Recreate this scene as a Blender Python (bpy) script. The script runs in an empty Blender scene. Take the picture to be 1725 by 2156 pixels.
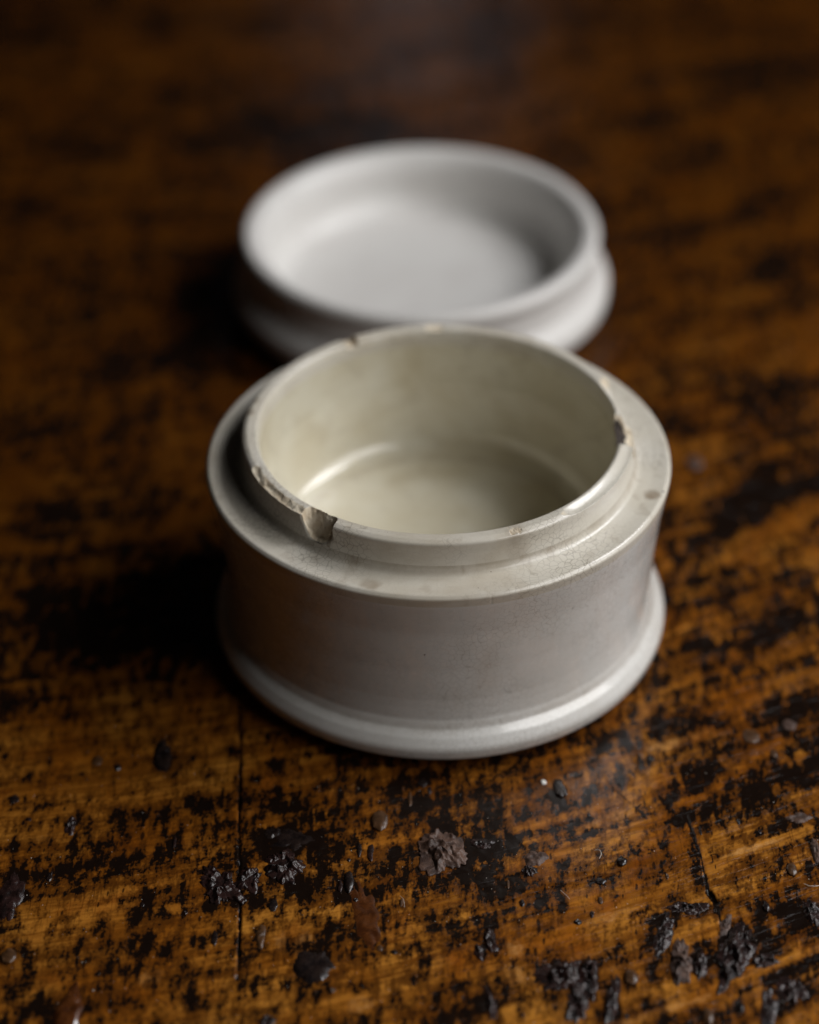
import bpy, math, random
import numpy as np
from mathutils import Vector, Matrix, noise as mn

S = bpy.context.scene
COL = S.collection
PI = math.pi

# ------------------------------------------------------------------ camera
CAM_H, PITCH, ROLL, FPX = 0.2577, 0.63859, 0.02024, 4322.67      # fitted on a 1725 x 2156 picture
PW, PH = 1725.0, 2156.0
cd = bpy.data.cameras.new('camera')
cam = bpy.data.objects.new('camera', cd)
COL.objects.link(cam)
S.camera = cam
cam.matrix_world = (Matrix.Translation((0, 0, CAM_H)) @ Matrix.Rotation(PI/2 - PITCH, 4, 'X') @ Matrix.Rotation(-ROLL, 4, 'Z'))
cd.sensor_fit = 'VERTICAL'
cd.sensor_height = 36.0
cd.sensor_width = 28.8
cd.lens = FPX / PH * 36.0
cd.clip_start = 0.01
cd.clip_end = 50
cd.dof.use_dof = True
cd.dof.focus_distance = 0.349
cd.dof.aperture_fstop = 6.2
cd.dof.aperture_blades = 0

# ------------------------------------------------------------------ dim room air (no sun, no sky: indoor still life)
w = bpy.data.worlds.new('World')
S.world = w
w.use_nodes = True
w.node_tree.nodes['Background'].inputs[0].default_value = (1.0, 0.84, 0.66, 1)
w.node_tree.nodes['Background'].inputs[1].default_value = 0.003
S.view_settings.view_transform = 'Standard'
S.view_settings.look = 'None'
S.view_settings.gamma = 1
S.view_settings.exposure = 0.0


def area(name, loc, aim, sx, sy, power, color, spread=180):
    l = bpy.data.lights.new(name, 'AREA')
    l.shape = 'RECTANGLE'
    l.size, l.size_y, l.energy, l.color = sx, sy, power, color
    l.spread = math.radians(spread)
    o = bpy.data.objects.new(name, l)
    COL.objects.link(o)
    o.location = loc
    o.rotation_euler = (Vector(aim) - Vector(loc)).to_track_quat('-Z', 'Y').to_euler()
    return o


def polar(az, el, d, c=(0.0, 0.33, 0.03)):
    a, e = math.radians(az), math.radians(el)
    return (c[0] + d*math.cos(e)*math.cos(a), c[1] + d*math.cos(e)*math.sin(a), c[2] + d*math.sin(e))


# the window to the right, a little behind the pots
area('window_light', polar(14, 44, 0.80), (0.0, 0.33, 0.03), 0.32, 0.36, 4.1, (0.98, 0.98, 1.0))
area('side_fill_light', polar(-27, 37, 0.80), (0.0, 0.33, 0.03), 0.62, 0.46, 3.9, (1.0, 0.985, 0.965))  # added broad fill from the front right, not a window
# a narrow far window that the polish at the back picks up
area('far_window_light', (0.02, 3.2, 1.00), (0.0, 0.6, 0.0), 0.06, 0.34, 0.17, (0.95, 0.88, 0.95))


# ------------------------------------------------------------------ picture <-> table
_F = np.array([0, math.cos(PITCH), -math.sin(PITCH)])
_R = np.array([1.0, 0, 0])
_U = np.cross(_R, _F)


def at(px, py, z=0.0):
    x, y = px - PW/2, -(py - PH/2)
    c, s = math.cos(ROLL), math.sin(ROLL)
    x, y = c*x + s*y, -s*x + c*y
    d = _F + _R*x/FPX + _U*y/FPX
    t = (z - CAM_H)/d[2]
    return np.array([d[0]*t, d[1]*t])


JX, JY = 0.00551, 0.31112          # jar axis
LX, LY = 0.0040, 0.43239          # lid axis


# ------------------------------------------------------------------ helpers
def tag(o, label=None, cat=None, group=None, kind=None):
    if label: o['label'] = label
    if cat: o['category'] = cat
    if group: o['group'] = group
    if kind: o['kind'] = kind
    return o


def empty(name, loc):
    o = bpy.data.objects.new(name, None)
    COL.objects.link(o)
    o.location = loc
    o.empty_display_size = 0.01
    return o


def grid_mesh(name, co, ni, nj, wrap_j, mat, parent=None, uv=None, attrs=None, flip=False):
    """co: (ni, nj, 3)"""
    me = bpy.data.meshes.new(name)
    nv = ni*nj
    me.vertices.add(nv)
    me.vertices.foreach_set('co', np.ascontiguousarray(co, dtype=np.float32).ravel())
    i = np.arange(ni-1)[:, None]
    jn = nj if wrap_j else nj-1
    j = np.arange(jn)[None, :]
    j2 = (j+1) % nj
    a, b, c, d = i*nj+j, i*nj+j2, (i+1)*nj+j2, (i+1)*nj+j
    q = np.stack([a, b, c, d] if not flip else [d, c, b, a], -1).reshape(-1, 4)
    nf = len(q)
    me.loops.add(nf*4)
    me.loops.foreach_set('vertex_index', q.ravel().astype(np.int32))
    me.polygons.add(nf)
    me.polygons.foreach_set('loop_start', (np.arange(nf)*4).astype(np.int32))
    me.polygons.foreach_set('loop_total', np.full(nf, 4, dtype=np.int32))
    me.update(calc_edges=True)
    me.polygons.foreach_set('use_smooth', np.ones(nf, dtype=bool))
    if uv is not None:
        ul = me.uv_layers.new(name='flow')
        u = uv.reshape(-1, 2)[q.ravel()].copy()
        ul.data.foreach_set('uv', u.astype(np.float32).ravel())
    for k, v in (attrs or {}).items():
        at_ = me.attributes.new(k, 'FLOAT', 'POINT')
        at_.data.foreach_set('value', np.ascontiguousarray(v, dtype=np.float32).ravel())
    me.materials.append(mat)
    me.update()
    o = bpy.data.objects.new(name, me)
    COL.objects.link(o)
    if parent: o.parent = parent
    return o


_rng = np.random.RandomState(7)
_G = _rng.rand(256, 256)*2*PI
_GX, _GY = np.cos(_G), np.sin(_G)


def perlin(x, y, seed=0):
    x = x + seed*17.31
    y = y + seed*9.77
    xi, yi = np.floor(x).astype(int), np.floor(y).astype(int)
    xf, yf = x-xi, y-yi
    u = xf*xf*xf*(xf*(xf*6-15)+10)
    v = yf*yf*yf*(yf*(yf*6-15)+10)

    def g(ix, iy, dx, dy):
        a, b = (ix + seed*31) & 255, (iy + seed*57) & 255
        return _GX[a, b]*dx + _GY[a, b]*dy
    n0 = g(xi, yi, xf, yf)*(1-u) + g(xi+1, yi, xf-1, yf)*u
    n1 = g(xi, yi+1, xf, yf-1)*(1-u) + g(xi+1, yi+1, xf-1, yf-1)*u
    return (n0*(1-v) + n1*v)*1.4


def fbm(x, y, octv=4, seed=0, gain=0.5):
    s = 0*x
    a, t = 1.0, 0.0
    for k in range(octv):
        s = s + a*perlin(x*2**k, y*2**k, seed+k*3)
        t += a
        a *= gain
    return s/t*1.5


def sstep(a, b, x):
    t = np.clip((x-a)/(b-a), 0, 1)
    return t*t*(3-2*t)


# ------------------------------------------------------------------ materials
class NT:
    def __init__(self, name):
        self.m = bpy.data.materials.new(name)
        self.m.use_nodes = True
        self.t = self.m.node_tree
        self.b = self.t.nodes['Principled BSDF']

    def n(self, typ, **kw):
        nd = self.t.nodes.new(typ)
        for k, v in kw.items():
            setattr(nd, k, v)
        return nd

    def set(self, sock, v):
        if isinstance(v, bpy.types.NodeSocket):
            self.t.links.new(v, sock)
        elif isinstance(v, (tuple, list)) and len(v) == 3 and sock.type == 'RGBA':
            sock.default_value = (*v, 1)
        else:
            sock.default_value = v

    def math(self, op, a, b=0.0, c=0.0, clamp=False):
        nd = self.n('ShaderNodeMath', operation=op, use_clamp=clamp)
        for s_, v in zip(nd.inputs, (a, b, c)):
            self.set(s_, v)
        return nd.outputs[0]

    def mapr(self, v, a, b, c=0.0, d=1.0):
        nd = self.n('ShaderNodeMapRange')
        nd.interpolation_type = 'SMOOTHSTEP'
        for s_, q in zip(nd.inputs, (v, a, b, c, d)):
            self.set(s_, q)
        return nd.outputs[0]

    def mix(self, f, a, b, blend='MIX'):
        nd = self.n('ShaderNodeMix', data_type='RGBA', blend_type=blend)
        self.set(nd.inputs[0], f)
        self.set(nd.inputs[6], a)
        self.set(nd.inputs[7], b)
        return nd.outputs[2]

    def coord(self, kind, scale=(1, 1, 1), rot=(0, 0, 0)):
        if kind == 'flow':
            s = self.n('ShaderNodeUVMap', uv_map='flow').outputs[0]
        else:
            s = self.n('ShaderNodeTexCoord').outputs['Object']
        mp = self.n('ShaderNodeMapping')
        self.t.links.new(s, mp.inputs[0])
        mp.inputs['Scale'].default_value = scale
        mp.inputs['Rotation'].default_value = rot
        return mp.outputs[0]

    def noise(self, co, scale, detail=4, rough=0.55, dist=0.0):
        nd = self.n('ShaderNodeTexNoise')
        self.t.links.new(co, nd.inputs['Vector'])
        nd.inputs['Scale'].default_value = scale
        nd.inputs['Detail'].default_value = detail
        nd.inputs['Roughness'].default_value = rough
        nd.inputs['Distortion'].default_value = dist
        return nd.outputs[0]

    def vor(self, co, scale, feature='F1', rnd=1.0):
        nd = self.n('ShaderNodeTexVoronoi', feature=feature)
        self.t.links.new(co, nd.inputs['Vector'])
        nd.inputs['Scale'].default_value = scale
        nd.inputs['Randomness'].default_value = rnd
        return nd.outputs['Distance']

    def attr(self, name):
        return self.n('ShaderNodeAttribute', attribute_name=name).outputs['Fac']

    def bump(self, h, strength, dist, prev=None):
        nd = self.n('ShaderNodeBump')
        nd.inputs['Strength'].default_value = strength
        nd.inputs['Distance'].default_value = dist
        self.t.links.new(h, nd.inputs['Height'])
        if prev is not None:
            self.t.links.new(prev, nd.inputs['Normal'])
        return nd.outputs[0]

    def out(self, **kw):
        for k, v in kw.items():
            self.set(self.b.inputs[k.replace('_', ' ')], v)
        return self.m


def mat_wood():
    M = NT('worn_varnished_wood')
    fl = M.coord('flow')
    st = M.coord('flow', (0.10, 1, 1))            # stretched along the grain
    cr = M.coord('flow', (1, 0.34, 1))            # stretched across the grain
    blot = M.noise(fl, 55, 3, 0.55, 0.4)
    grain = M.noise(st, 900, 4, 0.6, 0.2)
    fine = M.noise(fl, 1500, 5, 0.65)
    streak = M.noise(cr, 640, 5, 0.62, 0.3)
    d = M.attr('dark')
    # threshold of the layer of grime and painted shade, its edge broken up by fine noise
    k = M.math('ADD', d, M.math('MULTIPLY', M.math('SUBTRACT', streak, 0.5), 2.1))
    k = M.math('ADD', k, M.math('MULTIPLY', M.math('SUBTRACT', fine, 0.5), 1.2))
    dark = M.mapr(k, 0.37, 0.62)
    soft = M.mapr(M.math('ADD', k, M.math('MULTIPLY', M.math('SUBTRACT', M.noise(fl, 210, 5, 0.62, 0.5), 0.5), 1.1)), -0.16, 0.46)
    # tiny black flecks
    fv = M.vor(cr, 620)
    fleck = M.mapr(M.math('ADD', M.math('ADD', fv, M.math('MULTIPLY', blot, 0.42)), M.math('MULTIPLY', fine, 0.35)), 0.56, 0.48)
    dark = M.math('MAXIMUM', dark, M.math('MULTIPLY', fleck, 0.85))
    base = M.mix(M.mapr(blot, 0.3, 0.72), (0.27, 0.083, 0.006), (0.52, 0.215, 0.030))
    base = M.mix(M.mapr(M.math('ADD', M.math('MULTIPLY', grain, 0.5), M.math('MULTIPLY', M.noise(st, 260, 4, 0.6), 0.5)), 0.36, 0.62, 0.0, 0.85), base, (0.12, 0.034, 0.003))
    po = M.coord('flow', (0.045, 1, 1))
    pore = M.mapr(M.noise(po, 2600, 3, 0.6), 0.60, 0.70)
    base = M.mix(M.math('MULTIPLY', pore, 0.55), base, (0.06, 0.018, 0.003))
    # fine cross-hatching, as if a cloth had been pressed into the varnish
    hx = M.noise(M.coord('flow', (1, 0.06, 1)), 2600, 2, 0.5)
    hatch = M.math('MULTIPLY', M.mapr(hx, 0.55, 0.66), M.mapr(M.noise(fl, 70, 3, 0.5), 0.45, 0.62))
    base = M.mix(M.math('MULTIPLY', hatch, 0.55), base, (0.06, 0.020, 0.004))
    worn = M.attr('worn')
    base = M.mix(M.mapr(M.math('ADD', worn, M.math('MULTIPLY', M.math('SUBTRACT', fine, 0.5), 0.8)), 0.35, 0.9, 0, 0.8), base, (0.66, 0.34, 0.11))
    base = M.mix(M.mapr(M.noise(fl, 90, 4, 0.5), 0.55, 0.75, 0.0, 0.5), base, (0.22, 0.048, 0.004))
    base = M.mix(M.math('MULTIPLY', soft, 0.85), base, (0.062, 0.019, 0.003))
    base = M.mix(M.math('MULTIPLY', M.attr('painted_falloff'), 0.84), base, (0.052, 0.0145, 0.0010))  # dimming of the light put into the wood colour
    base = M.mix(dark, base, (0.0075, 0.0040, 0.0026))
    rough = M.math('ADD', 0.12, M.math('MULTIPLY', fine, 0.20))
    rough = M.math('ADD', rough, M.math('MULTIPLY', dark, -0.02))
    h = M.math('ADD', M.math('MULTIPLY', fine, 0.5), M.math('MULTIPLY', grain, 0.5))
    h = M.math('ADD', h, M.math('MULTIPLY', streak, 0.35))
    h = M.math('SUBTRACT', h, M.math('MULTIPLY', dark, 0.15))
    h = M.math('SUBTRACT', h, M.math('MULTIPLY', pore, 0.5))
    nb = M.bump(h, 0.45, 0.00014)
    return M.out(Base_Color=base, Roughness=rough, Normal=nb, Specular_IOR_Level=0.24,
                 Coat_Weight=0.0, Coat_Roughness=0.2)


def mat_ceramic(name, c1, c2, stain, stain_amt, craze, specks, rough=0.24, coat=0.35, streak=0.0):
    M = NT(name)
    ob = M.coord('obj')
    fl = M.coord('flow')
    mott = M.noise(ob, 70, 5, 0.55, 0.3)
    base = M.mix(M.mapr(mott, 0.32, 0.68), c1, c2)
    st = M.noise(ob, 38, 6, 0.62, 0.6)
    base = M.mix(M.math('MULTIPLY', M.mapr(st, 0.47, 0.75), stain_amt), base, stain)
    h = M.math('MULTIPLY', mott, 0.4)
    if streak:
        sc = M.coord('flow', (1, 0.10, 1))
        sn = M.noise(sc, 1100, 3, 0.6)
        base = M.mix(M.mapr(sn, 0.45, 0.8, 0, streak), base, stain)
        h = M.math('ADD', h, M.math('MULTIPLY', sn, 0.06))
    if craze:
        wv = M.n('ShaderNodeVectorMath', operation='ADD')
        nz = M.n('ShaderNodeTexNoise')
        M.t.links.new(ob, nz.inputs['Vector'])
        nz.inputs['Scale'].default_value = 400
        sc_ = M.n('ShaderNodeVectorMath', operation='SCALE')
        M.t.links.new(nz.outputs['Color'], sc_.inputs[0])
        sc_.inputs['Scale'].default_value = 0.0009
        M.t.links.new(ob, wv.inputs[0])
        M.t.links.new(sc_.outputs[0], wv.inputs[1])
        v1 = M.vor(wv.outputs[0], 860, 'DISTANCE_TO_EDGE')
        v2 = M.vor(wv.outputs[0], 170, 'DISTANCE_TO_EDGE')
        l1 = M.mapr(v1, 0.06, 0.0)
        l2 = M.mapr(v2, 0.012, 0.0)
        patch = M.mapr(M.noise(ob, 60, 3, 0.5), 0.42, 0.68, 0.12, 1.0)
        ln = M.math('MULTIPLY', M.math('MAXIMUM', M.math('MULTIPLY', l1, patch), M.math('MULTIPLY', l2, 0.08)), craze)
        base = M.mix(ln, base, (0.16, 0.125, 0.085))
        h = M.math('SUBTRACT', h, M.math('MULTIPLY', ln, 0.25))
    if specks:
        sp = M.vor(ob, 190)
        pick = M.mapr(M.noise(ob, 160, 1), 0.52, 0.60)
        base = M.mix(M.math('MULTIPLY', M.mapr(sp, 0.052, 0.03), pick), base, (0.045, 0.03, 0.02))
        sp2 = M.vor(ob, 420)
        pk2 = M.mapr(M.noise(ob, 110, 2), 0.56, 0.66)
        base = M.mix(M.math('MULTIPLY', M.mapr(sp2, 0.06, 0.035), pk2), base, (0.20, 0.15, 0.10))
    ch = M.attr('chip')
    cn = M.noise(ob, 1400, 6, 0.7)
    cn2 = M.noise(ob, 320, 4, 0.6)
    clay = M.mix(M.mapr(cn2, 0.35, 0.65), (0.72, 0.64, 0.50), (0.58, 0.47, 0.33))
    clay = M.mix(M.mapr(cn, 0.62, 0.80, 0, 0.30), clay, (0.20, 0.14, 0.09))
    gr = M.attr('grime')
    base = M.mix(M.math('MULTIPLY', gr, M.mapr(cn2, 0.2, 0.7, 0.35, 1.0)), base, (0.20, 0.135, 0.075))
    clay = M.mix(M.mapr(ch, 1.3, 1.8), clay, (0.030, 0.020, 0.015))
    cm = M.mapr(ch, 0.35, 0.65)
    col = M.mix(cm, base, clay)
    col = M.mix(M.math('MULTIPLY', M.math('MULTIPLY', gr, cm), 0.8), col, (0.17, 0.11, 0.065))
    h = M.math('ADD', h, M.math('MULTIPLY', M.math('MULTIPLY', cn, cm), 1.6))
    nb = M.bump(h, 0.5, 0.00012)
    rg = M.math('ADD', rough, M.math('MULTIPLY', cm, 0.5))
    rg = M.math('ADD', rg, M.math('MULTIPLY', M.noise(ob, 260, 4, 0.6), 0.10))
    return M.out(Base_Color=col, Roughness=rg, Normal=nb, Specular_IOR_Level=0.5,
                 Coat_Weight=M.math('MULTIPLY', M.math('SUBTRACT', 1.0, cm), coat), Coat_Roughness=0.07,
                 Subsurface_Weight=0.0)


def mat_crust(name, c1, c2, c3, rough=0.13, bump=0.6, coat=0.0):
    M = NT(name)
    ob = M.coord('obj')
    a = M.noise(ob, 420, 5, 0.65, 0.3)
    b = M.noise(ob, 1800, 4, 0.7)
    base = M.mix(M.mapr(a, 0.36, 0.62), c1, c2)
    base = M.mix(M.mapr(b, 0.58, 0.74, 0, 0.6), base, c3)
    h = M.math('ADD', M.math('MULTIPLY', a, 1.2), M.math('MULTIPLY', b, 0.5))
    return M.out(Base_Color=base, Roughness=M.math('ADD', rough, M.math('MULTIPLY', b, 0.25)),
                 Normal=M.bump(h, 0.7, 0.00028*bump), Coat_Weight=coat, Coat_Roughness=0.12, Specular_IOR_Level=0.42)


WOOD = mat_wood()
JAR_OUT = mat_ceramic('ironstone_glaze', (0.66, 0.645, 0.61), (0.72, 0.71, 0.68), (0.40, 0.335, 0.25), 0.22, 0.36, True, 0.22, 0.75, 0.08)
JAR_LEDGE = mat_ceramic('crazed_ledge_glaze', (0.59, 0.55, 0.465), (0.65, 0.615, 0.54), (0.35, 0.275, 0.175), 0.50, 0.62, True, 0.27, 0.40)
JAR_IN = mat_ceramic('greenish_inner_glaze', (0.58, 0.53, 0.40), (0.64, 0.605, 0.49), (0.42, 0.345, 0.20), 0.55, 0.18, False, 0.30, 0.85)
LID_M = mat_ceramic('white_lid_glaze', (0.62, 0.60, 0.575), (0.66, 0.645, 0.62), (0.62, 0.59, 0.55), 0.2, 0, False, 0.42, 0.12)
CRUST = mat_crust('dark_resin_crust', (0.008, 0.0045, 0.004), (0.026, 0.012, 0.010), (0.075, 0.040, 0.034))
CRUST_PALE = mat_crust('pale_brown_crust', (0.035, 0.019, 0.014), (0.10, 0.055, 0.038), (0.19, 0.12, 0.088), 0.34, 1.2, 0.0)
PITCH_M = mat_crust('black_pitch', (0.006, 0.004, 0.004), (0.018, 0.011, 0.009), (0.03, 0.018, 0.014), 0.14, 0.3, 0.2)
BEAD_M = mat_crust('brown_varnish_bead', (0.040, 0.018, 0.007), (0.085, 0.040, 0.017), (0.12, 0.068, 0.036), 0.22, 0.35, 0.15)
RED_M = mat_crust('red_varnish_drip', (0.040, 0.011, 0.003), (0.085, 0.026, 0.006), (0.13, 0.045, 0.010), 0.12, 0.12, 0.9)
LINT = NT('white_lint').out(Base_Color=(0.55, 0.50, 0.44), Roughness=0.7)
CRUMB = NT('white_crumb').out(Base_Color=(0.72, 0.70, 0.66), Roughness=0.6)

# ------------------------------------------------------------------ table top
def axis_samples(lo, hi, dense_lo, dense_hi, step, grow):
    core = list(np.arange(dense_lo, dense_hi, step))
    up, s = [core[-1]], step
    while up[-1] < hi:
        s = min(s*grow, 0.05)
        up.append(up[-1]+s)
    dn, s = [core[0]], step
    while dn[-1] > lo:
        s = min(s*grow, 0.05)
        dn.append(dn[-1]-s)
    return np.array(dn[:0:-1] + core + up[1:])


def paint(X, Y, px, py, wpx, hpx, rot=0.0, soft=0.45, amp=1.0, seed=0, rag=0.35):
    """ragged elliptical patch on the table: centre and size read off the photograph, placed in metres"""
    c = at(px, py)
    wx = np.linalg.norm(at(px+wpx/2, py) - at(px-wpx/2, py))/2
    wy = np.linalg.norm(at(px, py+hpx/2) - at(px, py-hpx/2))/2
    dx, dy = X-c[0], Y-c[1]
    a = math.radians(rot)
    u, v = (dx*math.cos(a)+dy*math.sin(a))/wx, (-dx*math.sin(a)+dy*math.cos(a))/wy
    r = np.sqrt(u*u+v*v)
    near = r < 2.2
    o = np.zeros_like(X)
    if near.any():
        rr = r[near] + rag*fbm(X[near]*260, Y[near]*260, 3, 40+seed)
        o[near] = amp*(1-sstep(1-soft, 1+soft*0.6, rr))
    return o


def stroke(X, Y, pts, width, amp=1.0, soft=0.5, wob=0.0, seed=0):
    """a line drawn on the table through points read off the photograph"""
    P = [at(*p) for p in pts]
    best = np.full(X.shape, 9.0)
    for a, b in zip(P[:-1], P[1:]):
        d = b-a
        L2 = d@d
        t = np.clip(((X-a[0])*d[0]+(Y-a[1])*d[1])/L2, 0, 1)
        best = np.minimum(best, np.hypot(X-a[0]-t*d[0], Y-a[1]-t*d[1]))
    if wob:
        best = best + wob*fbm(X*500, Y*500, 2, 60+seed)
    return amp*(1-sstep(width*(1-soft), width*(1+soft), best))


# dark grime patches, and shade painted left of the pots: px, py, width, height, rotation, amplitude
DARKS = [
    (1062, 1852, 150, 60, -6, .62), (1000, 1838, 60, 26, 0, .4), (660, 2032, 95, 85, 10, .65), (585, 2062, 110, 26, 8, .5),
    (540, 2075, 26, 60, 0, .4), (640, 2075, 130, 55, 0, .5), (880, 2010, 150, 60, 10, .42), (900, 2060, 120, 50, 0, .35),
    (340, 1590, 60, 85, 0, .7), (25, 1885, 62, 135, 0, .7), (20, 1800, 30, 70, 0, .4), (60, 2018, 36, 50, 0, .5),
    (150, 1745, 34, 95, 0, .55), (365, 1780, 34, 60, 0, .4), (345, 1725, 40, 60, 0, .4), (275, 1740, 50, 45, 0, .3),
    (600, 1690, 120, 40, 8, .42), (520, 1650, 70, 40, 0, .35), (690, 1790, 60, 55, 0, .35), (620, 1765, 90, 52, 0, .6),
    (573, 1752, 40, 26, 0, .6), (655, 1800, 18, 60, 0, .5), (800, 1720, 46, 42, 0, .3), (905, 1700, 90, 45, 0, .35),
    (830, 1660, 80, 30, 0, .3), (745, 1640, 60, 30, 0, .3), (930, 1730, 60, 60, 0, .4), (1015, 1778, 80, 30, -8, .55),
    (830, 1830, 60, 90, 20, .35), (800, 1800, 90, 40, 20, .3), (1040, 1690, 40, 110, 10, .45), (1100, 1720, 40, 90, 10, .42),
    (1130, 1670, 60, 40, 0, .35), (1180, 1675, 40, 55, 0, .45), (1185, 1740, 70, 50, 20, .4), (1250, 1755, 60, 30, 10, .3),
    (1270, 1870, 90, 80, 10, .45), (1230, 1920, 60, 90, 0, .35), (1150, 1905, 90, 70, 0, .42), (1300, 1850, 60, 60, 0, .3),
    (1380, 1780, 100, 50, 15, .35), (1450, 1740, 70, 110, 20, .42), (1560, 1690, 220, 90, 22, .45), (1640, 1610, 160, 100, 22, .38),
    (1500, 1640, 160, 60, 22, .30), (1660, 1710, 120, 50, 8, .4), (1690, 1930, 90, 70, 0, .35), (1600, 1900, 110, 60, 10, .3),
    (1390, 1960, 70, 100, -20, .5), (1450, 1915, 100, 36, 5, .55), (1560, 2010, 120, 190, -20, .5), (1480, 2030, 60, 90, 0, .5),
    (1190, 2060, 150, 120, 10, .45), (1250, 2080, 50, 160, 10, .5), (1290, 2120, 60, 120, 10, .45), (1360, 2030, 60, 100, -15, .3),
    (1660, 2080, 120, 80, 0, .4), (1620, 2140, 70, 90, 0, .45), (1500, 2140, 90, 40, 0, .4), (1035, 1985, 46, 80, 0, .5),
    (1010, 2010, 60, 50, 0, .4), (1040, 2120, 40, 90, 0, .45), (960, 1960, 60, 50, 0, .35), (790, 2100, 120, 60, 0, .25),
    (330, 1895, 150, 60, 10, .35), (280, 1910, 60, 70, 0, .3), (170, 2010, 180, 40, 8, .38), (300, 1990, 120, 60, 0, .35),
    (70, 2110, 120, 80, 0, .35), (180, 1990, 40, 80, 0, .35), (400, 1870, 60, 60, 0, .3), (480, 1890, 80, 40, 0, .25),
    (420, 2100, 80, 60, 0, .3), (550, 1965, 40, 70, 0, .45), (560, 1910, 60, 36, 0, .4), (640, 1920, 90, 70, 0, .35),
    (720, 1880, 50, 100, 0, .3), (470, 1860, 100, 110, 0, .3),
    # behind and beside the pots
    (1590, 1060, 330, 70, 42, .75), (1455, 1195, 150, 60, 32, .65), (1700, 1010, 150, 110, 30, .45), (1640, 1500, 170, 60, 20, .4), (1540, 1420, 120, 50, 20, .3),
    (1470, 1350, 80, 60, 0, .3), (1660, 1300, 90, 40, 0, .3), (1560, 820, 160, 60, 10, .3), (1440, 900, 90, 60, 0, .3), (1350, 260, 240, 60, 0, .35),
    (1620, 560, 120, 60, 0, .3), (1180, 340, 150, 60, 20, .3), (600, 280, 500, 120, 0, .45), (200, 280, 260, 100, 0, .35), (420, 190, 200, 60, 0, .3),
    (260, 1270, 520, 330, 8, .55), (150, 1440, 330, 120, 0, .35), (430, 700, 260, 240, 0, .5), (180, 720, 420, 160, 0, .35), (560, 1560, 300, 90, 0, .4), (60, 1180, 160, 200, 0, .3),  # broad ones: cast shadow of jar and lid painted in, along with grime
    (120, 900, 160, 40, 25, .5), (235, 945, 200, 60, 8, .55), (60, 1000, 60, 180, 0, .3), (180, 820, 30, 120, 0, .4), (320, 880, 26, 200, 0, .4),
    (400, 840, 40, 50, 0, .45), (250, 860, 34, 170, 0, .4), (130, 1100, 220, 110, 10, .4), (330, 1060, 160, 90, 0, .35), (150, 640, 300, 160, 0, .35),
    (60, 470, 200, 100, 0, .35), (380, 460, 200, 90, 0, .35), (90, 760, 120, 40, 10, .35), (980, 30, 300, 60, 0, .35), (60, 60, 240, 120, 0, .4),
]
WORN = [(640, 2000, 90, 90, 0, .7), (600, 1985, 60, 70, 0, .6), (320, 2050, 120, 70, 10, .5), (1085, 2060, 120, 90, 0, .6), (1270, 1720, 260, 60, 24, .6),
        (1180, 1600, 150, 80, 30, .35), (1430, 1560, 200, 40, 24, .55), (1150, 1870, 60, 90, 0, .4), (1220, 1600, 90, 90, 0, .4), (980, 1700, 90, 40, 0, .4),
        (1080, 1990, 90, 60, 0, .5), (90, 1760, 120, 50, 6, .35), (220, 1700, 140, 40, 6, .3), (540, 1710, 160, 40, 10, .4), (930, 2020, 100, 50, 0, .35),
        (1420, 2120, 300, 24, 20, .5), (1600, 2040, 220, 22, 20, .5), (1570, 1790, 260, 16, 22, .5), (1290, 1925, 180, 26, 24, .55), (760, 2110, 130, 60, 0, .5),
        (1560, 1390, 240, 50, 22, .3), (1700, 1420, 120, 60, 0, .3), (440, 2010, 100, 50, 0, .35), (470, 2140, 120, 40, 0, .4), (1060, 2130, 160, 40, 10, .4)]


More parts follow.
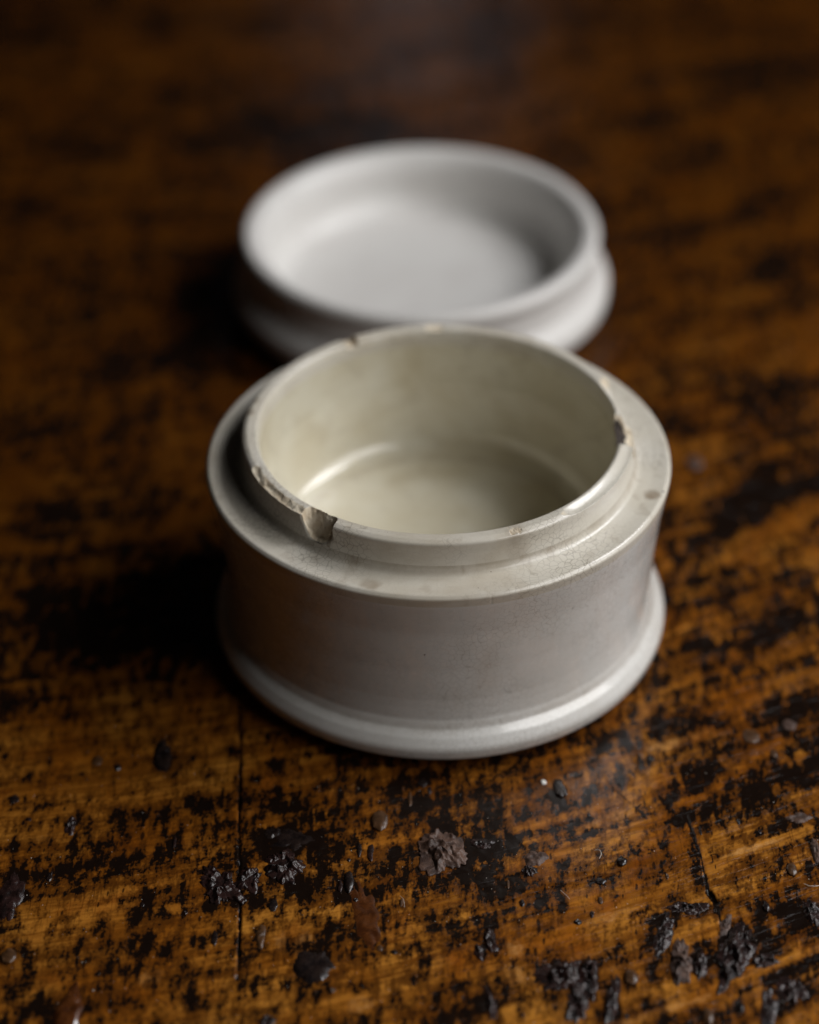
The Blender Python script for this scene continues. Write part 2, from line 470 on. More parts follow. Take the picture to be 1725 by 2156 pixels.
def build_table():
    xs = axis_samples(-0.75, 0.75, -0.082, 0.082, 0.00026, 1.02)
    ys = axis_samples(-0.25, 1.35, 0.205, 0.318, 0.00030, 1.012)
    X, Y = np.meshgrid(xs, ys)
    xc = np.clip(X, -0.11, 0.11)
    g = 0.285*xc + 1.0*xc**2 + (X-xc)*0.35
    Vg = Y - g                                            # across-the-grain coordinate
    # grime density
    band = 0.6*fbm(X*12, Vg*110, 4, 1) + 0.6*fbm(X*55, Vg*420, 3, 3)                         # along the grain
    cross = fbm(X*150, Vg*42, 3, 5)                      # short marks across it
    blot = fbm(X*60, Y*60, 4, 9)
    fineb = fbm(X*330, Vg*170, 4, 15, 0.6)
    d = 0.34 + 0.46*band + 0.20*cross + 0.30*blot + 0.40*fineb + 0.26*fbm(X*13, Vg*30, 3, 35)
    d = d + 0.06*sstep(0.0, 0.07, X) + 0.04*sstep(0.33, 0.50, Y)
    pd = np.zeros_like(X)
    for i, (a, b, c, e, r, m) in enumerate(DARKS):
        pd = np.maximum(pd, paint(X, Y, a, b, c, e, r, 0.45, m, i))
    d = d + pd*0.55  # patches carry grime and the painted shade beside the pots
    # light lines of clean wood that follow the grain
    for i, (pts, wd, am) in enumerate([
            ([(1060, 1838), (1190, 1790), (1330, 1745), (1450, 1690), (1650, 1555)], 0.0011, .55), ([(1230, 1965), (1330, 1900), (1400, 1870)], 0.0013, .5),
            ([(1480, 1838), (1560, 1800), (1700, 1745)], 0.0008, .5), ([(1420, 2115), (1560, 2065), (1725, 1990)], 0.0011, .5),
            ([(1080, 1745), (1250, 1700), (1400, 1640)], 0.0012, .45), ([(540, 1655), (700, 1625), (820, 1620)], 0.0014, .35),
            ([(0, 1665), (160, 1650), (330, 1625)], 0.0015, .3), ([(740, 1800), (880, 1760)], 0.0012, .3), ([(1400, 1215), (1560, 1150), (1725, 1060)], 0.0030, .4)]):
        d = d - stroke(X, Y, pts, wd, am, 0.7, 0.0006, i)
    # straight crack left of the jar, hairlines to the right
    crack = stroke(X, Y, [(505, 1480), (507, 1600), (503, 1730), (506, 1880), (505, 1960), (500, 2060)], 0.00017, 1.0, 0.7, 0.00010, 1)*(0.55 + 0.45*sstep(-0.3, 0.2, fbm(Y*130, 0*Y, 2, 44)))
    hair = stroke(X, Y, [(1190, 1565), (1290, 1655), (1363, 1722)], 0.00012, 0.6, 0.8, 0.00003, 2)
    hair2 = stroke(X, Y, [(1445, 1715), (1478, 1810), (1490, 1870), (1508, 1905), (1520, 1945)], 0.00022, 0.9, 0.8, 0.0001, 3)
    hole = stroke(X, Y, [(1494, 1878), (1508, 1898)], 0.00045, 1.0, 0.6, 0.0001, 4)
    d = np.maximum(d, np.maximum(np.maximum(crack, hair), np.maximum(hair2, hole))*1.3)
    wn = np.zeros_like(X)
    for i, (a, b, c, e, r, m) in enumerate(WORN):
        wn = np.maximum(wn, paint(X, Y, a, b, c, e, r, 0.8, m, 100+i, 0.5))
    wn = wn + 0.25*fbm(X*30, Vg*110, 3, 33)
    d = d - 0.30*np.clip(wn, 0, 1)*(pd < 0.2)
    painted_falloff = sstep(0.23, 0.43, Y - 0.55*X + 0.03*fbm(X*20, Y*20, 3, 50))  # paints the light falling off towards the back and left
    # relief
    z = 0.00022*fbm(X*18, Vg*60, 3, 21) + 0.00010*fbm(X*60, Vg*320, 3, 25) + 0.00007*fbm(X*420, Y*420, 3, 28)
    z = z - 0.00005*sstep(0.42, 0.62, d) - 0.0007*crack - 0.00012*hair2 - 0.0006*hole - 0.0001*hair
    # keep the wood flat under the pots
    for cx, cy, r in ((JX, JY, 0.046), (LX, LY, 0.048)):
        m = sstep(r*1.10, r*0.98, np.hypot(X-cx, Y-cy))
        z = z*(1-m) - 0.0002*m
    z = z - 0.0001
    co = np.stack([X, Y, z], -1)
    uv = np.stack([X, Vg], -1)
    o = grid_mesh('table_top', co, len(ys), len(xs), False, WOOD, None, uv, {'dark': d, 'worn': wn, 'painted_falloff': painted_falloff})
    tag(o, 'worn dark brown varnished wooden table top with black grime patches and painted shade', None, None, 'structure')
    return o, xs, ys, z


TABLE, TXS, TYS, TZ = build_table()


def table_z(x, y):
    i = int(np.clip(np.searchsorted(TYS, y), 0, len(TYS)-1))
    j = int(np.clip(np.searchsorted(TXS, x), 0, len(TXS)-1))
    return float(TZ[i, j])


# ------------------------------------------------------------------ lathe
def smooth_profile(pts, step=0.0004):
    """pts: (r, z, fillet radius). Returns a dense polyline with rounded corners."""
    P = [np.array(p[:2], float) for p in pts]
    fr = [p[2] if len(p) > 2 else 0 for p in pts]
    out = [P[0]]
    for i in range(1, len(P)-1):
        a, b, c, r = P[i-1], P[i], P[i+1], fr[i]
        if r <= 0:
            out.append(b)
            continue
        u, v = (a-b), (c-b)
        lu, lv = np.linalg.norm(u), np.linalg.norm(v)
        u, v = u/lu, v/lv
        ang = math.acos(np.clip(u@v, -1, 1))
        t = min(r/math.tan(ang/2), lu*0.49, lv*0.49)
        p0, p1 = b+u*t, b+v*t
        n = max(4, int((PI-ang)/math.radians(6)))
        for k in range(n+1):                             # quadratic arc is enough at this size
            s = k/n
            out.append((1-s)**2*p0 + 2*s*(1-s)*b + s*s*p1)
    out.append(P[-1])
    den = [out[0]]
    for p in out[1:]:
        L = np.linalg.norm(p-den[-1])
        n = max(1, int(L/step))
        q = den[-1]
        for k in range(1, n+1):
            den.append(q + (p-q)*k/n)
    return np.array(den)


def lathe(name, prof, seg, mat, parent, warp=None, flip=False, wob=0.00012, seed=0):
    th = np.arange(seg)*2*PI/seg
    r = prof[:, 0][:, None] + 0*th[None, :]
    z = prof[:, 1][:, None] + 0*th[None, :]
    T = 0*r + th[None, :]
    # slightly hand-turned, not perfectly round
    w_ = wob*(np.cos(2*T+seed) + 0.6*np.cos(3*T+1.3+seed) + 0.5*perlin(3*np.cos(T)+5, 3*np.sin(T)+z*25, seed))
    r = np.maximum(r + w_*np.clip(r/0.03, 0, 1), 1e-5)
    chip, grime = 0*r, 0*r
    if warp:
        r, z, chip, grime = warp(T, r, z)
    arc = np.concatenate([[0], np.cumsum(np.hypot(*np.diff(prof, axis=0).T))])[:, None] + 0*T
    co = np.stack([r*np.cos(T), r*np.sin(T), z], -1)
    half = np.where(T > PI, T-2*PI, T)
    uv = np.stack([T*0.04, arc], -1)
    o = grid_mesh(name, co, len(prof), seg, True, mat, parent, uv, {'chip': chip, 'grime': grime}, flip)
    return o


def az_of(px, py, z, cx=JX, cy=JY):
    p = at(px, py, z)
    return math.atan2(p[1]-cy, p[0]-cx)


# ------------------------------------------------------------------ the chipped jar
jar = empty('ceramic_jar', (JX, JY, 0.0))
tag(jar, 'open cream glazed pot with a chipped rim and crazed ledge, in front of its lid', 'jar')
RI, RO, ZR, ZL = 0.0327, 0.0355, 0.0466, 0.0401


def adist(T, a):
    return (T - a + PI) % (2*PI) - PI


A = {k: az_of(*v, ZR) for k, v in dict(
    scoopL=(622, 1078), scoopR=(705, 1110), lipA=(535, 975), lipB=(640, 1087), back1=(722, 716), back2=(748, 712),
    back3=(898, 682), back4=(932, 682), r0=(1278, 798), r1=(1302, 868), r2=(1322, 930), r3=(1340, 962), r4=(1180, 1075), f1=(1060, 1110), f2=(1095, 1100)).items()}


def bumpwin(T, a, b, edge):
    """1 between azimuths a..b with soft edges, periodic"""
    m = 0.5*(a + a + adist(np.array(b), a))
    hw = abs(float(adist(np.array(b), a)))/2
    d = np.abs(adist(T, m))
    return 1 - sstep(hw-edge, hw+edge, d)


def rim_warp(T, r, z):
    s = T*RO                                              # metres round the rim
    n1 = fbm(s*420, r*420, 4, 71)
    n2 = fbm(s*1500, r*1500, 3, 75)
    out = np.clip((r-RI)/(RO-RI), -0.5, 1.6)             # 0 inside edge, 1 outside edge
    H = 0*z + 1.0
    # long worn bite in the lip, left front: slopes outwards
    w1 = bumpwin(T, A['lipA'], A['lipB'], 0.05)
    h1 = ZR + 0.0003 - w1*(0.00025 + 0.0008*sstep(0.45, 1.05, out + 0.30*n1)) + 0.0002*n1 + 0.00005*n2 + (1-w1)*0.0008
    H = np.minimum(H, h1)
    # conchoidal scoop on the outside, left front
    mid = 0.5*(A['scoopL']+A['scoopR'])
    hw = abs(A['scoopR']-A['scoopL'])/2*0.86
    u = adist(T, mid)/hw + 0.10*fbm(s*260, z*260, 3, 77)
    core = np.clip(1-u*u, 0, 1)
    h2 = ZR + 0.0006 - np.sqrt(core)*(0.0011 + 0.0036*np.clip(out, 0, 1.1)**1.3) + (0.00040*n1 + 0.00024*n2)*np.clip(core*4, 0, 1)
    H = np.minimum(H, np.where(core > 0, h2, 1.0))
    # small notches at the back of the rim
    for a, b, dep in (('back1', 'back2', 0.0011), ('back3', 'back4', 0.00035)):
        w3 = bumpwin(T, A[a], A[b], 0.012)
        H = np.minimum(H, ZR - dep*w3 + 0.0001*n1 + np.where(w3 > 0.02, 0, 0.01))
    # right side: outer half of the lip broken away, then a deep dark notch
    w4 = bumpwin(T, A['r0'], A['r2'], 0.05)
    h4 = ZR + 0.0004 - w4*(0.0006 + 0.0036*sstep(0.15, 1.0, out)) + 0.00010*n1*w4
    H = np.minimum(H, h4)
    w5 = bumpwin(T, A['r1'], A['r2'], 0.030)
    h5 = ZR - w5*(0.0030 + 0.0018*np.clip(out, 0, 1)) + 0.0004*n1 + 0.0002*n2 + np.where(w5 > 0.02, 0, 0.01)
    H = np.minimum(H, h5)
    # bevel worn on the lip in front of the notch
    w7 = bumpwin(T, A['r2'], A['r4'], 0.10)
    H = np.minimum(H, ZR + 0.0003 - w7*0.0011*sstep(0.0, 1.0, out))
    # little flakes along the front lip
    w6 = bumpwin(T, A['f1'], A['f2'], 0.02)
    H = np.minimum(H, ZR - w6*0.0003*sstep(0.3, 1.0, out) + 0.0002*n2 + (1-w6)*0.01)
    H = np.maximum(H, ZL + 0.0010)
    up = r > 0                                            # whole part
    cut = np.clip((z - H)/0.00008, 0, 1)
    zz = np.where(up, np.minimum(z, H), z)
    # hollow the outer wall a little inside the scoop
    depth = np.sqrt(core)*np.clip(out, 0, 1)
    lowz = np.clip((z-(ZL+0.0014+0.0030*u*u*np.where(u < 0, 1.0, 0.7)))/0.0012, 0, 1)
    face = depth*lowz
    rr = r - face*(0.0009 + 0.00035*n1 + 0.0002*n2)
    cut = np.maximum(cut, sstep(0.18, 0.30, face + 0.05*n1))
    cut = cut*(1 - 0.85*w4*(1-w5))*(1-0.9*w7)
    cut = np.where((w5 > 0.3), np.maximum(cut, 3.2*w5*np.clip(1-np.abs(out-0.25)/0.9 + 0.3*n1, 0, 1)*sstep(ZL+0.0004, ZL+0.0012, z)), cut)
    grime = np.clip(bumpwin(T, A['f1'], A['f2'], 0.04)*0.5 + 0.35*sstep(0.35, 0.8, n1)*sstep(ZR-0.0008, ZR, z), 0, 1)
    grime = np.maximum(grime, 0.9*sstep(0.15, 0.6, n1 + 0.5*n2)*(core > 0)*sstep(0.3, 0.7, out))
    # rust-coloured nicks on the far left of the lip
    for px, py in ((538, 868), (556, 845)):
        dd = np.hypot(adist(T, az_of(px, py, ZR))*RO, (ZR-z)*0.5)
        grime = np.maximum(grime, 0.8*sstep(0.0011, 0.0003, dd + 0.0005*n1)*sstep(0.4, 0.8, out))
    return rr, zz, cut, grime


def ledge_warp(T, r, z):
    n1 = fbm(T*0.04*300+3, r*300, 4, 81)
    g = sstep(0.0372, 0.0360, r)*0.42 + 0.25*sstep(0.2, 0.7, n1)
    spot = az_of(1380, 1045, ZL)
    dd = np.hypot(adist(T, spot)*0.04, r-0.0408)
    g = np.maximum(g, 0.9*sstep(0.0020, 0.0006, dd + 0.0006*n1))
    spot2 = az_of(780, 1228, ZL)
    dd2 = np.hypot(adist(T, spot2)*0.04, r-0.0405)
    g = np.maximum(g, 0.5*sstep(0.0022, 0.0008, dd2 + 0.0008*n1))
    # edge wear: tiny flat nicks along the outer edge
    nick = sstep(0.55, 0.8, fbm(T*0.043*900, 0*T, 3, 83))*sstep(0.0420, 0.0428, r)
    return r - nick*0.00004, z, 0*r, np.clip(g, 0, 1)


PF = smooth_profile


def foot_warp(T, r, z):
    n1 = fbm(T*0.04*260+9, z*900, 4, 85)
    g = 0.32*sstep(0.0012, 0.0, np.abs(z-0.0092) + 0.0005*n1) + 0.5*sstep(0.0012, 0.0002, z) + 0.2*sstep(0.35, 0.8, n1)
    return r, z, 0*r, np.clip(g, 0, 1)


def bowl_warp(T, r, z):
    x, y = r*np.cos(T), r*np.sin(T)
    n1 = fbm(x*160+y*40, y*160+z*160, 4, 87)
    n2 = fbm(T*0.03*90, z*900, 3, 89)
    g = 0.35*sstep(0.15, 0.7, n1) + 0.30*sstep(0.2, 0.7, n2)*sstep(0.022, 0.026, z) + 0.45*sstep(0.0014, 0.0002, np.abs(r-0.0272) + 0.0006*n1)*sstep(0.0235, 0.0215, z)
    return r, z, 0*r, np.clip(g*0.55, 0, 1)


# base flange: under edge, rolled bead, cove up into the wall
foot_p = PF([(0.030, 0.0012), (0.0372, 0.0010), (0.0386, 0.0001, 0.0006), (0.0408, 0.0016, 0.0012), (0.0431, 0.0032, 0.0020), (0.0436, 0.0058, 0.0022), (0.0424, 0.0077, 0.0018),
             (0.0411, 0.0088, 0.0010), (0.0405, 0.0104, 0.0018), (0.0404, 0.0130)])
wall_p = PF([(0.0404, 0.0130), (0.04038, 0.0150, 0.0), (0.0407, 0.0220, 0.03), (0.0415, 0.0310, 0.03), (0.04255, 0.0376), (0.0426, 0.0380)])
ledge_p = PF([(0.0426, 0.0380), (0.0428, 0.0397, 0.0006), (0.0422, 0.0403, 0.0007), (0.0395, 0.0401, 0.0), (0.0368, 0.0402, 0.0012), (0.0361, 0.0413, 0.0009), (0.03605, 0.0418)], 0.0003)
rim_p = PF([(0.03605, 0.0418), (0.0357, 0.0440, 0.002), (0.0358, 0.0461, 0.0009), (0.0348, 0.0466, 0.0006), (0.0330, 0.0465, 0.0007), (0.03265, 0.0450, 0.0008), (0.0327, 0.0432)], 0.00014)
bowl_p = PF([(0.0327, 0.0432), (0.0330, 0.0340, 0.012), (0.0313, 0.0202, 0.0058), (0.0222, 0.0197, 0.002), (0.012, 0.0199, 0.01), (0.00002, 0.0201)])
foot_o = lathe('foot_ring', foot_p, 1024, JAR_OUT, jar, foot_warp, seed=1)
wall_o = lathe('wall', wall_p, 512, JAR_OUT, jar, seed=1)
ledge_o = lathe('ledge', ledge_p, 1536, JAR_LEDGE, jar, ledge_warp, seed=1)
rim_o = lathe('rim', rim_p, 2048, JAR_LEDGE, jar, rim_warp, seed=1)
rim_o['label'] = 'upright cream rim with broken chips'
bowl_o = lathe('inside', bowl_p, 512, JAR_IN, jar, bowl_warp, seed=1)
bowl_o['label'] = 'greenish cream inside of the pot'

# ------------------------------------------------------------------ the upturned lid
lid = empty('ceramic_lid', (LX, LY, 0.0))
tag(lid, 'white glazed lid lying upside down like a dish behind the pot', 'lid')
fl_p = PF([(0.020, 0.0010), (0.0380, 0.0008), (0.0398, 0.0001, 0.0008), (0.0428, 0.0020, 0.0018), (0.0452, 0.0048, 0.0024), (0.0452, 0.0082, 0.0026), (0.0434, 0.0102, 0.0022), (0.0422, 0.0116, 0.0018), (0.0420, 0.0130)])
lw_p = PF([(0.0420, 0.0130), (0.0418, 0.0150, 0.004), (0.0419, 0.0172)])
lr_p = PF([(0.0419, 0.0172), (0.0428, 0.0198, 0.0020), (0.0416, 0.0216, 0.0019), (0.0388, 0.0211, 0.0022), (0.0370, 0.0186, 0.0036), (0.0364, 0.0165)])
ld_p = PF([(0.0364, 0.0165), (0.0360, 0.0105, 0.006), (0.0330, 0.0066, 0.005), (0.020, 0.0062, 0.01), (0.00002, 0.0060)])
lathe('flange', fl_p, 384, LID_M, lid, seed=2)
lathe('wall', lw_p, 384, LID_M, lid, seed=2)
lathe('rim', lr_p, 384, LID_M, lid, seed=2)
lathe('inside', ld_p, 384, LID_M, lid, seed=2)


# ------------------------------------------------------------------ lumps, drips and beads on the wood
def lump(name, px, py, wpx, hpx, height, kind, mat, rot=0.0, seed=0, lobes=0.3, parent=None):
    c = at(px, py)
    rx = np.linalg.norm(at(px+wpx/2, py) - at(px-wpx/2, py))/2
    ry = np.linalg.norm(at(px, py+hpx/2) - at(px, py-hpx/2))/2
    if rx < 0.0012:
        na, nr = 28, 9
    elif rx < 0.0025:
        na, nr = 64, 18
    else:
        na, nr = 128, 34
    a = math.radians(rot)
    rs = np.linspace(0, 1, nr)
    co = np.zeros((nr, na, 3))
    z0 = table_z(c[0], c[1])
    off = Vector((seed*3.7, seed*1.9, seed*0.7))
    m = min(rx, ry)
    for j in range(na):
        ph = 2*PI*j/na
        d = Vector((math.cos(ph), math.sin(ph), 0))
        edge = 1 + lobes*(mn.fractal(d*1.3+off, 0.8, 2.1, 4)*1.2)
        if kind == 'crust':
            edge += 0.16*mn.noise(d*6+off)
        edge = max(edge, 0.35)
        for i, rho in enumerate(rs):
            x, y = rho*edge*d.x, rho*edge*d.y
            q = Vector((x*rx/m, y*ry/m, 0))
            if kind == 'bead':
                # near-spherical blob with its foot tucked in
                t = rho*PI*0.62
                k = math.sin(t)
                x, y = edge*d.x*k, edge*d.y*k
                z = 0.8*height*(0.5+0.5*math.cos(t))*1.0 - height*0.14
                z += height*0.10*mn.noise(q*2+off)
            elif kind == 'puddle':
                z = height*(1-rho**3.2)*(1+0.4*mn.noise(q*1.6+off)) - 0.00012
                z -= height*0.25*math.exp(-(rho*2.2)**2)
            else:
                e1 = 1 - abs(mn.noise(q*1.15+off))*2.6
                e2 = 1 - abs(mn.noise(q*2.4-off))*2.4
                rg2 = mn.noise(q*6.0+off)
                pit = max(0.0, mn.noise(q*1.5+off*2) - 0.02)*1.6
                z = height*((1-rho**2.2)**0.75)*(0.30 + 0.62*e1 + 0.26*e2 + 0.16*rg2 - pit)
                z = max(z, height*(0.10 + 0.16*(1-rho)) + 0.0001) - 0.00010 - (0.0002 if rho > 0.99 else 0)
                x += 0.06*mn.noise(q*4+off)
                y += 0.06*mn.noise(q*4-off)
            X, Y = x*rx, y*ry
            co[i, j] = (X*math.cos(a)-Y*math.sin(a), X*math.sin(a)+Y*math.cos(a), z)
    co[0, :, :] = co[0].mean(0)
    o = grid_mesh(name, co, nr, na, True, mat, parent)
    o.location = (c[0], c[1], z0)
    return o


MM = 0.001
BIG = [
    # px, py, w, h, height, kind, material, rot, lobes, name, label, category
    (930, 1792, 104, 92, 2.6, 'crust', 'P', 0, .25, 'crusty_lump', 'large rough brown-grey crusty lump stuck on the wood straight below the pot', 'lump'),
    (595, 1823, 82, 66, 2.4, 'crust', 'C', 10, .35, 'resin_crust', 'shiny jagged dark crust with pale glints and a black hollow, right of the straight crack', 'crust'),
    (526, 1850, 58, 56, 2.0, 'crust', 'C', 0, .4, 'resin_crust', 'small shiny dark crust lying right across the straight crack', 'crust'),
    (462, 1862, 76, 84, 1.9, 'crust', 'C', 30, .45, 'resin_crust', 'glossy dark lobed crust just left of the straight crack', 'crust'),
    (622, 1766, 84, 46, 0.5, 'puddle', 'K', 5, .5, 'pitch_splash', 'flat brown-black splash with short legs above the jagged glinting crust', 'drip'),
    (573, 1752, 38, 24, 0.55, 'puddle', 'K', 0, .25, 'pitch_drop', 'flat small dark drop at the upper left of the brown-black splash', 'drip'),
    (341, 1590, 44, 72, 1.0, 'puddle', 'K', 0, .25, 'pitch_drop', 'tall black glossy drop on the wood at the lower left of the pot', 'drip'),
    (25, 1885, 50, 112, 0.9, 'puddle', 'C', 0, .3, 'pitch_drip', 'long dark drip at the left edge of the picture', 'drip'),
    (148, 1738, 26, 46, 1.3, 'crust', 'C', -10, .35, 'small_crust', 'narrow dark crust with a pale crumb on the left part of the table', 'crust'),
    (800, 1730, 36, 42, 1.8, 'bead', 'B', 0, .12, 'varnish_bead', 'olive brown glossy bead standing alone left above the large brown-grey lump', 'bead'),
    (19, 2014, 32, 32, 1.6, 'bead', 'B', 0, .1, 'varnish_bead', 'round grey-brown bead in the lower left corner area at the picture edge', 'bead'),
    (205, 1602, 22, 20, 0.9, 'bead', 'B', 0, .12, 'varnish_bead', 'tiny round brown bead left of the tall black drop', 'bead'),
    (664, 2032, 84, 72, 0.9, 'puddle', 'K', 10, .3, 'pitch_drop', 'broad smooth dark drop low on the table between the straight crack and the reddish trail', 'drip'),
    (143, 2130, 54, 120, 1.1, 'puddle', 'R', -4, .2, 'red_drip', 'long reddish brown glossy drip at the bottom left edge of the picture', 'drip'),
    (564, 2150, 34, 26, 1.5, 'crust', 'C', 0, .3, 'small_crust', 'dark glinting crust cut by the bottom edge, below the straight crack', 'crust'),
    (735, 1858, 20, 44, 1.3, 'bead', 'K', 0, .15, 'dark_drop', 'upright shiny dark drop at the head of the reddish trail', 'drop'),
    (1014, 1777, 50, 20, 0.9, 'crust', 'C', -6, .35, 'small_crust', 'thin dark crust reaching right from the large brown-grey lump', 'crust'),
    (1114, 1833, 30, 26, 1.4, 'crust', 'C', 0, .3, 'small_crust', 'small grey glinting crust at the top of the black smear', 'crust'),
    (1128, 1806, 56, 34, 1.0, 'puddle', 'P', 0, .3, 'brown_bump', 'low brown bump just right above the black smear', 'bump'),
    (1034, 1979, 28, 60, 1.8, 'crust', 'C', 5, .35, 'tall_crust', 'tall narrow blue-black crust in the lower middle of the table', 'crust'),
    (1008, 2004, 26, 34, 1.0, 'crust', 'C', 0, .35, 'small_crust', 'small dark crust touching the lower left of the tall blue-black one', 'crust'),
    (1034, 2112, 22, 74, 1.0, 'crust', 'C', 8, .35, 'thin_crust', 'thin upright dark crust with a lavender edge near the bottom middle', 'crust'),
    (1180, 1662, 28, 38, 1.2, 'bead', 'K', 10, .25, 'dark_drop', 'dark brown drop under the lower right edge of the pot', 'drop'),
    (1310, 1815, 20, 22, 1.4, 'bead', 'K', 0, .25, 'dark_drop', 'small black drop right of the curled white fibre', 'drop'),
    (1183, 2057, 122, 66, 2.6, 'crust', 'C', 18, .45, 'wide_crust', 'wide jagged purple-black crust near the bottom, left of two upright ones', 'crust'),
    (1243, 2054, 34, 84, 2.4, 'crust', 'C', 0, .4, 'upright_crust', 'upright dark ridge right beside the wide jagged purple-black crust', 'crust'),
    (1216, 2110, 52, 92, 2.0, 'crust', 'C', -14, .4, 'lower_crust', 'dark brown crust hanging below the wide jagged one', 'crust'),
    (1288, 2112, 30, 112, 1.8, 'crust', 'C', -16, .35, 'long_crust', 'long thin slanting crust reaching the bottom edge, left of the pinkish bead', 'crust'),
    (1329, 2059, 30, 32, 1.7, 'bead', 'B', 0, .1, 'pinkish_bead', 'round pinkish brown bead between the two groups of crusts at lower right', 'bead'),
    (1445, 1911, 80, 26, 1.1, 'crust', 'C', 6, .45, 'flat_crust', 'flat lying row of greyish crust left below the dark hole', 'crust'),
    (1397, 1968, 34, 96, 1.3, 'crust', 'C', -24, .4, 'slanting_crust', 'thin slanting dark crust above the tan triangular one', 'crust'),
    (1436, 2030, 46, 100, 2.2, 'crust', 'T', -4, .3, 'tan_crust', 'tan and brown triangular crust pointing down at lower right', 'crust'),
    (1476, 2031, 30, 66, 1.9, 'crust', 'C', -14, .4, 'curved_crust', 'dark curved crust with a pale edge, right beside the tan triangular one', 'crust'),
    (1548, 2010, 70, 150, 2.9, 'crust', 'C', -22, .35, 'big_crust', 'biggest long blue-black ridge of crust in the lower right', 'crust'),
    (1612, 2022, 60, 32, 1.7, 'crust', 'C', 20, .4, 'side_crust', 'short dark crust branching right off the biggest ridge', 'crust'),
    (1530, 1945, 22, 50, 1.0, 'crust', 'P', -20, .3, 'brown_sliver', 'narrow brown sliver of crust at the top of the biggest ridge', 'crust'),
    (1670, 2084, 62, 46, 1.5, 'crust', 'C', 0, .4, 'corner_crust', 'dark bumpy crust near the lower right corner', 'crust'),
    (1618, 2126, 36, 100, 1.3, 'crust', 'C', -10, .35, 'bottom_crust', 'long grey crust running to the bottom edge under the biggest ridge', 'crust'),
    (1492, 2142, 24, 34, 1.8, 'bead', 'B', 0, .1, 'pale_bead', 'pale bead at the bottom edge right of the middle', 'bead'),
    (1668, 1831, 22, 26, 1.2, 'bead', 'B', 0, .15, 'grey_bead', 'small grey bead near the right edge above the curled fibre', 'bead'),
    (1717, 1790, 20, 52, 1.2, 'puddle', 'P', 0, .25, 'pinkish_drip', 'upright pinkish drip at the very right edge of the picture', 'drip'),
    (1680, 1721, 66, 26, 0.7, 'puddle', 'P', -4, .4, 'flat_patch', 'flat purplish patch of old varnish near the right edge', 'drip'),
    (1582, 1551, 34, 30, 1.3, 'bead', 'B', 0, .15, 'blurred_bead', 'soft brown bead right of the pot foot', 'bead'),
    (1712, 1920, 32, 60, 1.4, 'crust', 'C', 10, .35, 'edge_crust', 'dark shiny crust on the right edge of the picture', 'crust'),
    (1463, 975, 34, 30, 1.6, 'bead', 'P', 0, .15, 'far_bead', 'blurred lavender-grey bead right of the pot ledge', 'bead'),
    (1662, 1528, 30, 22, 1.2, 'bead', 'P', 0, .15, 'far_bead', 'blurred pale bead near the right edge, level with the pot foot', 'bead'),
]
MATS = {'C': CRUST, 'P': CRUST_PALE, 'K': PITCH_M, 'B': BEAD_M, 'R': RED_M, 'T': CRUST_PALE}
for i, (px, py, w_, h_, hh, kd, mk, rt, lb, nm, lab, cat) in enumerate(BIG):
    o = lump(nm, px, py, w_, h_, hh*MM*0.65, kd, MATS[mk], rt, 3+i*1.37, lb)
    tag(o, lab, cat, {'crust': 'jagged crusts on the table', 'bead': 'varnish beads on the table', 'drip': 'dark drips on the table', 'drop': 'small dark drops on the table'}.get(cat))

# the small ones are part of the table top
SMALL = [(247, 1614, 18, 16, .7), (368, 1773, 7, 26, .5), (575, 1905, 20, 32, .5), (550, 1970, 24, 54, .6), (452, 1974, 12, 34, .4),
         (717, 1865, 10, 26, .5), (750, 1895, 12, 12, .5), (864, 1683, 9, 32, .6), (889, 1647, 20, 18, .5), (905, 1665, 12, 26, .4), (1265, 1855, 22, 13, .5),
         (1265, 1896, 10, 14, .5), (1217, 1941, 18, 14, .7), (1247, 1925, 9, 14, .4), (1614, 1909, 14, 20, .6), (1405, 1845, 8, 16, .4),
         (30, 1682, 20, 18, .5), (60, 1725, 12, 8, .4), (105, 1845, 16, 26, .5), (800, 1997, 14, 12, .4), (830, 2005, 12, 10, .4), (975, 2100, 9, 9, .5),
         (1100, 1900, 9, 15, .6), (1070, 1860, 6, 18, .4), (735, 1810, 9, 9, .4), (780, 1795, 14, 34, .4), (757, 1790, 10, 28, .4), (905, 1810, 10, 10, .5),
         (1240, 1715, 7, 7, .4), (1600, 1752, 7, 8, .4), (1555, 1730, 9, 16, .5), (1630, 1586, 14, 16, .5), (1475, 1750, 6, 18, .4), (390, 1920, 14, 10, .4),
         (300, 1905, 9, 9, .4), (845, 1900, 7, 16, .4), (1320, 2140, 10, 12, .5), (1100, 2138, 9, 9, .6), (1560, 2120, 14, 24, .7), (700, 2085, 14, 12, .5)]
for i, (px, py, w_, h_, hh) in enumerate(SMALL):
    o = lump('resin_drop', px, py, w_, h_, hh*MM*0.8, 'bead' if i % 3 else 'puddle', (PITCH_M, CRUST, PITCH_M, BEAD_M)[i % 4], 0, 60+i*1.7, .25, TABLE)

# reddish varnish trail in the lower middle
o = lump('varnish_trail', 768, 1925, 58, 190, 0.30*MM, 'puddle', RED_M, 10, 91.3, .35, TABLE)
o['label'] = 'thin reddish brown varnish trail'

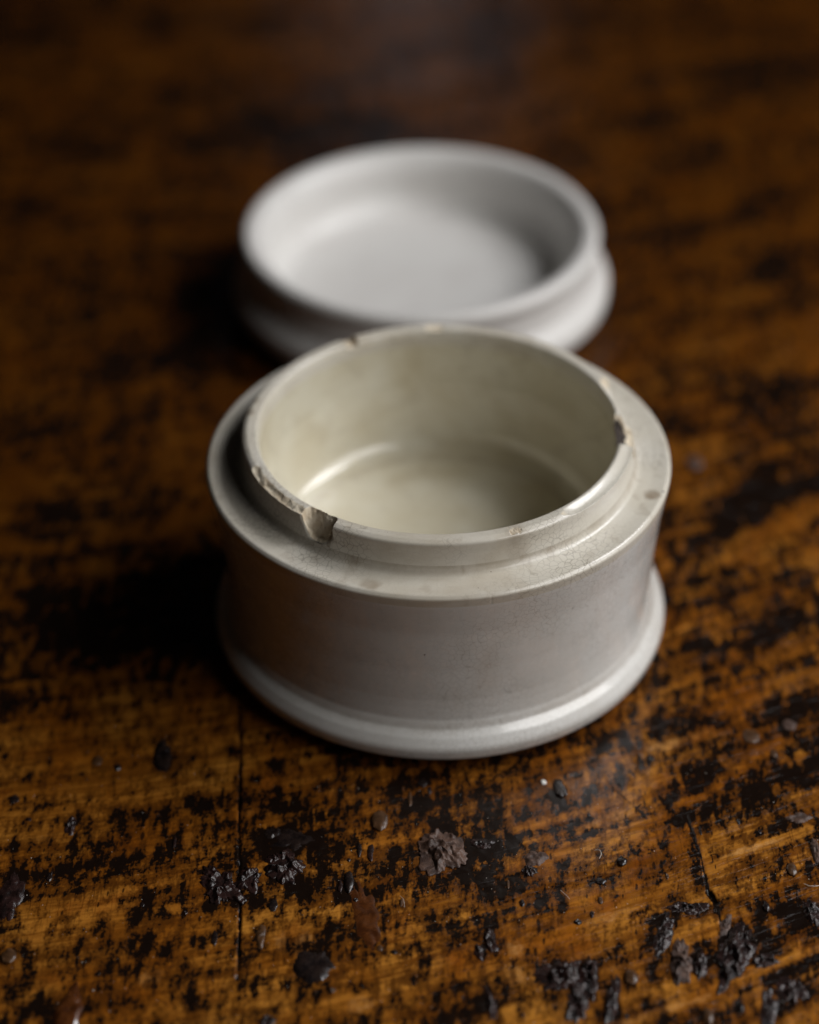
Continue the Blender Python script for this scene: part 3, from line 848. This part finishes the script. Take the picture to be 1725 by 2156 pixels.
# pale dust specks: countless
def specks():
    rnd = random.Random(5)
    vs, fs = [], []
    for k in range(420):
        px, py = rnd.uniform(0, 1725), 1500 + 656*rnd.random()**0.8
        c = at(px, py)
        if math.hypot(c[0]-JX, c[1]-JY) < 0.047:
            continue
        s = rnd.uniform(0.00004, 0.00010)*(2.0 if rnd.random() < 0.03 else 1)
        z = table_z(c[0], c[1]) + s*0.6
        b = len(vs)
        for d in ((1, 0, 0), (-1, 0, 0), (0, 1, 0), (0, -1, 0), (0, 0, 1), (0, 0, -1)):
            vs.append((c[0]+d[0]*s*rnd.uniform(.6, 1.3), c[1]+d[1]*s*rnd.uniform(.6, 1.3), z+d[2]*s*.8))
        for f in ((0, 2, 4), (2, 1, 4), (1, 3, 4), (3, 0, 4), (2, 0, 5), (1, 2, 5), (3, 1, 5), (0, 3, 5)):
            fs.append(tuple(b+q for q in f))
    me = bpy.data.meshes.new('dust_specks')
    me.from_pydata(vs, [], fs)
    me.materials.append(LINT)
    o = bpy.data.objects.new('dust_specks', me)
    COL.objects.link(o)
    tag(o, 'fine pale dust specks scattered over the front of the table', 'dust', None, 'stuff')


specks()


def fibre(name, pts, rad, label):
    """thin curved tube lying on the wood"""
    P = []
    ctr = [at(*p) for p in pts]
    n = 24
    for k in range(n+1):
        t = k/n*(len(ctr)-1)
        i = min(int(t), len(ctr)-2)
        f = t-i
        p0, p1, p2, p3 = ctr[max(i-1, 0)], ctr[i], ctr[i+1], ctr[min(i+2, len(ctr)-1)]
        q = 0.5*((2*p1) + (-p0+p2)*f + (2*p0-5*p1+4*p2-p3)*f*f + (-p0+3*p1-3*p2+p3)*f**3)
        P.append((q[0], q[1], table_z(q[0], q[1]) + 0.0003 + 0.0004*math.sin(PI*k/n)))
    P = np.array(P)
    T = np.gradient(P, axis=0)
    T /= np.linalg.norm(T, axis=1)[:, None]
    N = np.cross(T, [0, 0, 1.0])
    N /= np.linalg.norm(N, axis=1)[:, None]
    B = np.cross(N, T)
    ph = np.arange(6)*2*PI/6
    c0 = P.mean(0)
    co = P[:, None, :] + rad*(np.cos(ph)[None, :, None]*N[:, None, :] + np.sin(ph)[None, :, None]*B[:, None, :]) - c0
    o = grid_mesh(name, co, n+1, 6, True, LINT)
    o.location = c0
    tag(o, label, 'fibre', 'pale fibres on the table')


fibre('lint_fibre', [(1253, 1792), (1262, 1795), (1266, 1803), (1262, 1810)], 0.00006, 'tiny curled white fibre on a clean orange streak right of the black smear')
fibre('lint_fibre', [(1692, 1862), (1702, 1869), (1716, 1870), (1724, 1866)], 0.00005, 'thin pale curled fibre at the right edge below the grey bead')
fibre('lint_fibre', [(1180, 1875), (1188, 1886), (1200, 1896)], 0.000035, 'faint pale hair lying in the dark patch below the black smear')
fibre('lint_fibre', [(842, 1888), (850, 1900), (852, 1912)], 0.000035, 'faint pale hair on the wood right of the reddish trail')
o = lump('white_crumb', 1145, 1647, 11, 10, 0.5*MM, 'bead', CRUMB, 0, 55.5, .3)
tag(o, 'tiny white crumb left of the dark drop under the pot', 'crumb')
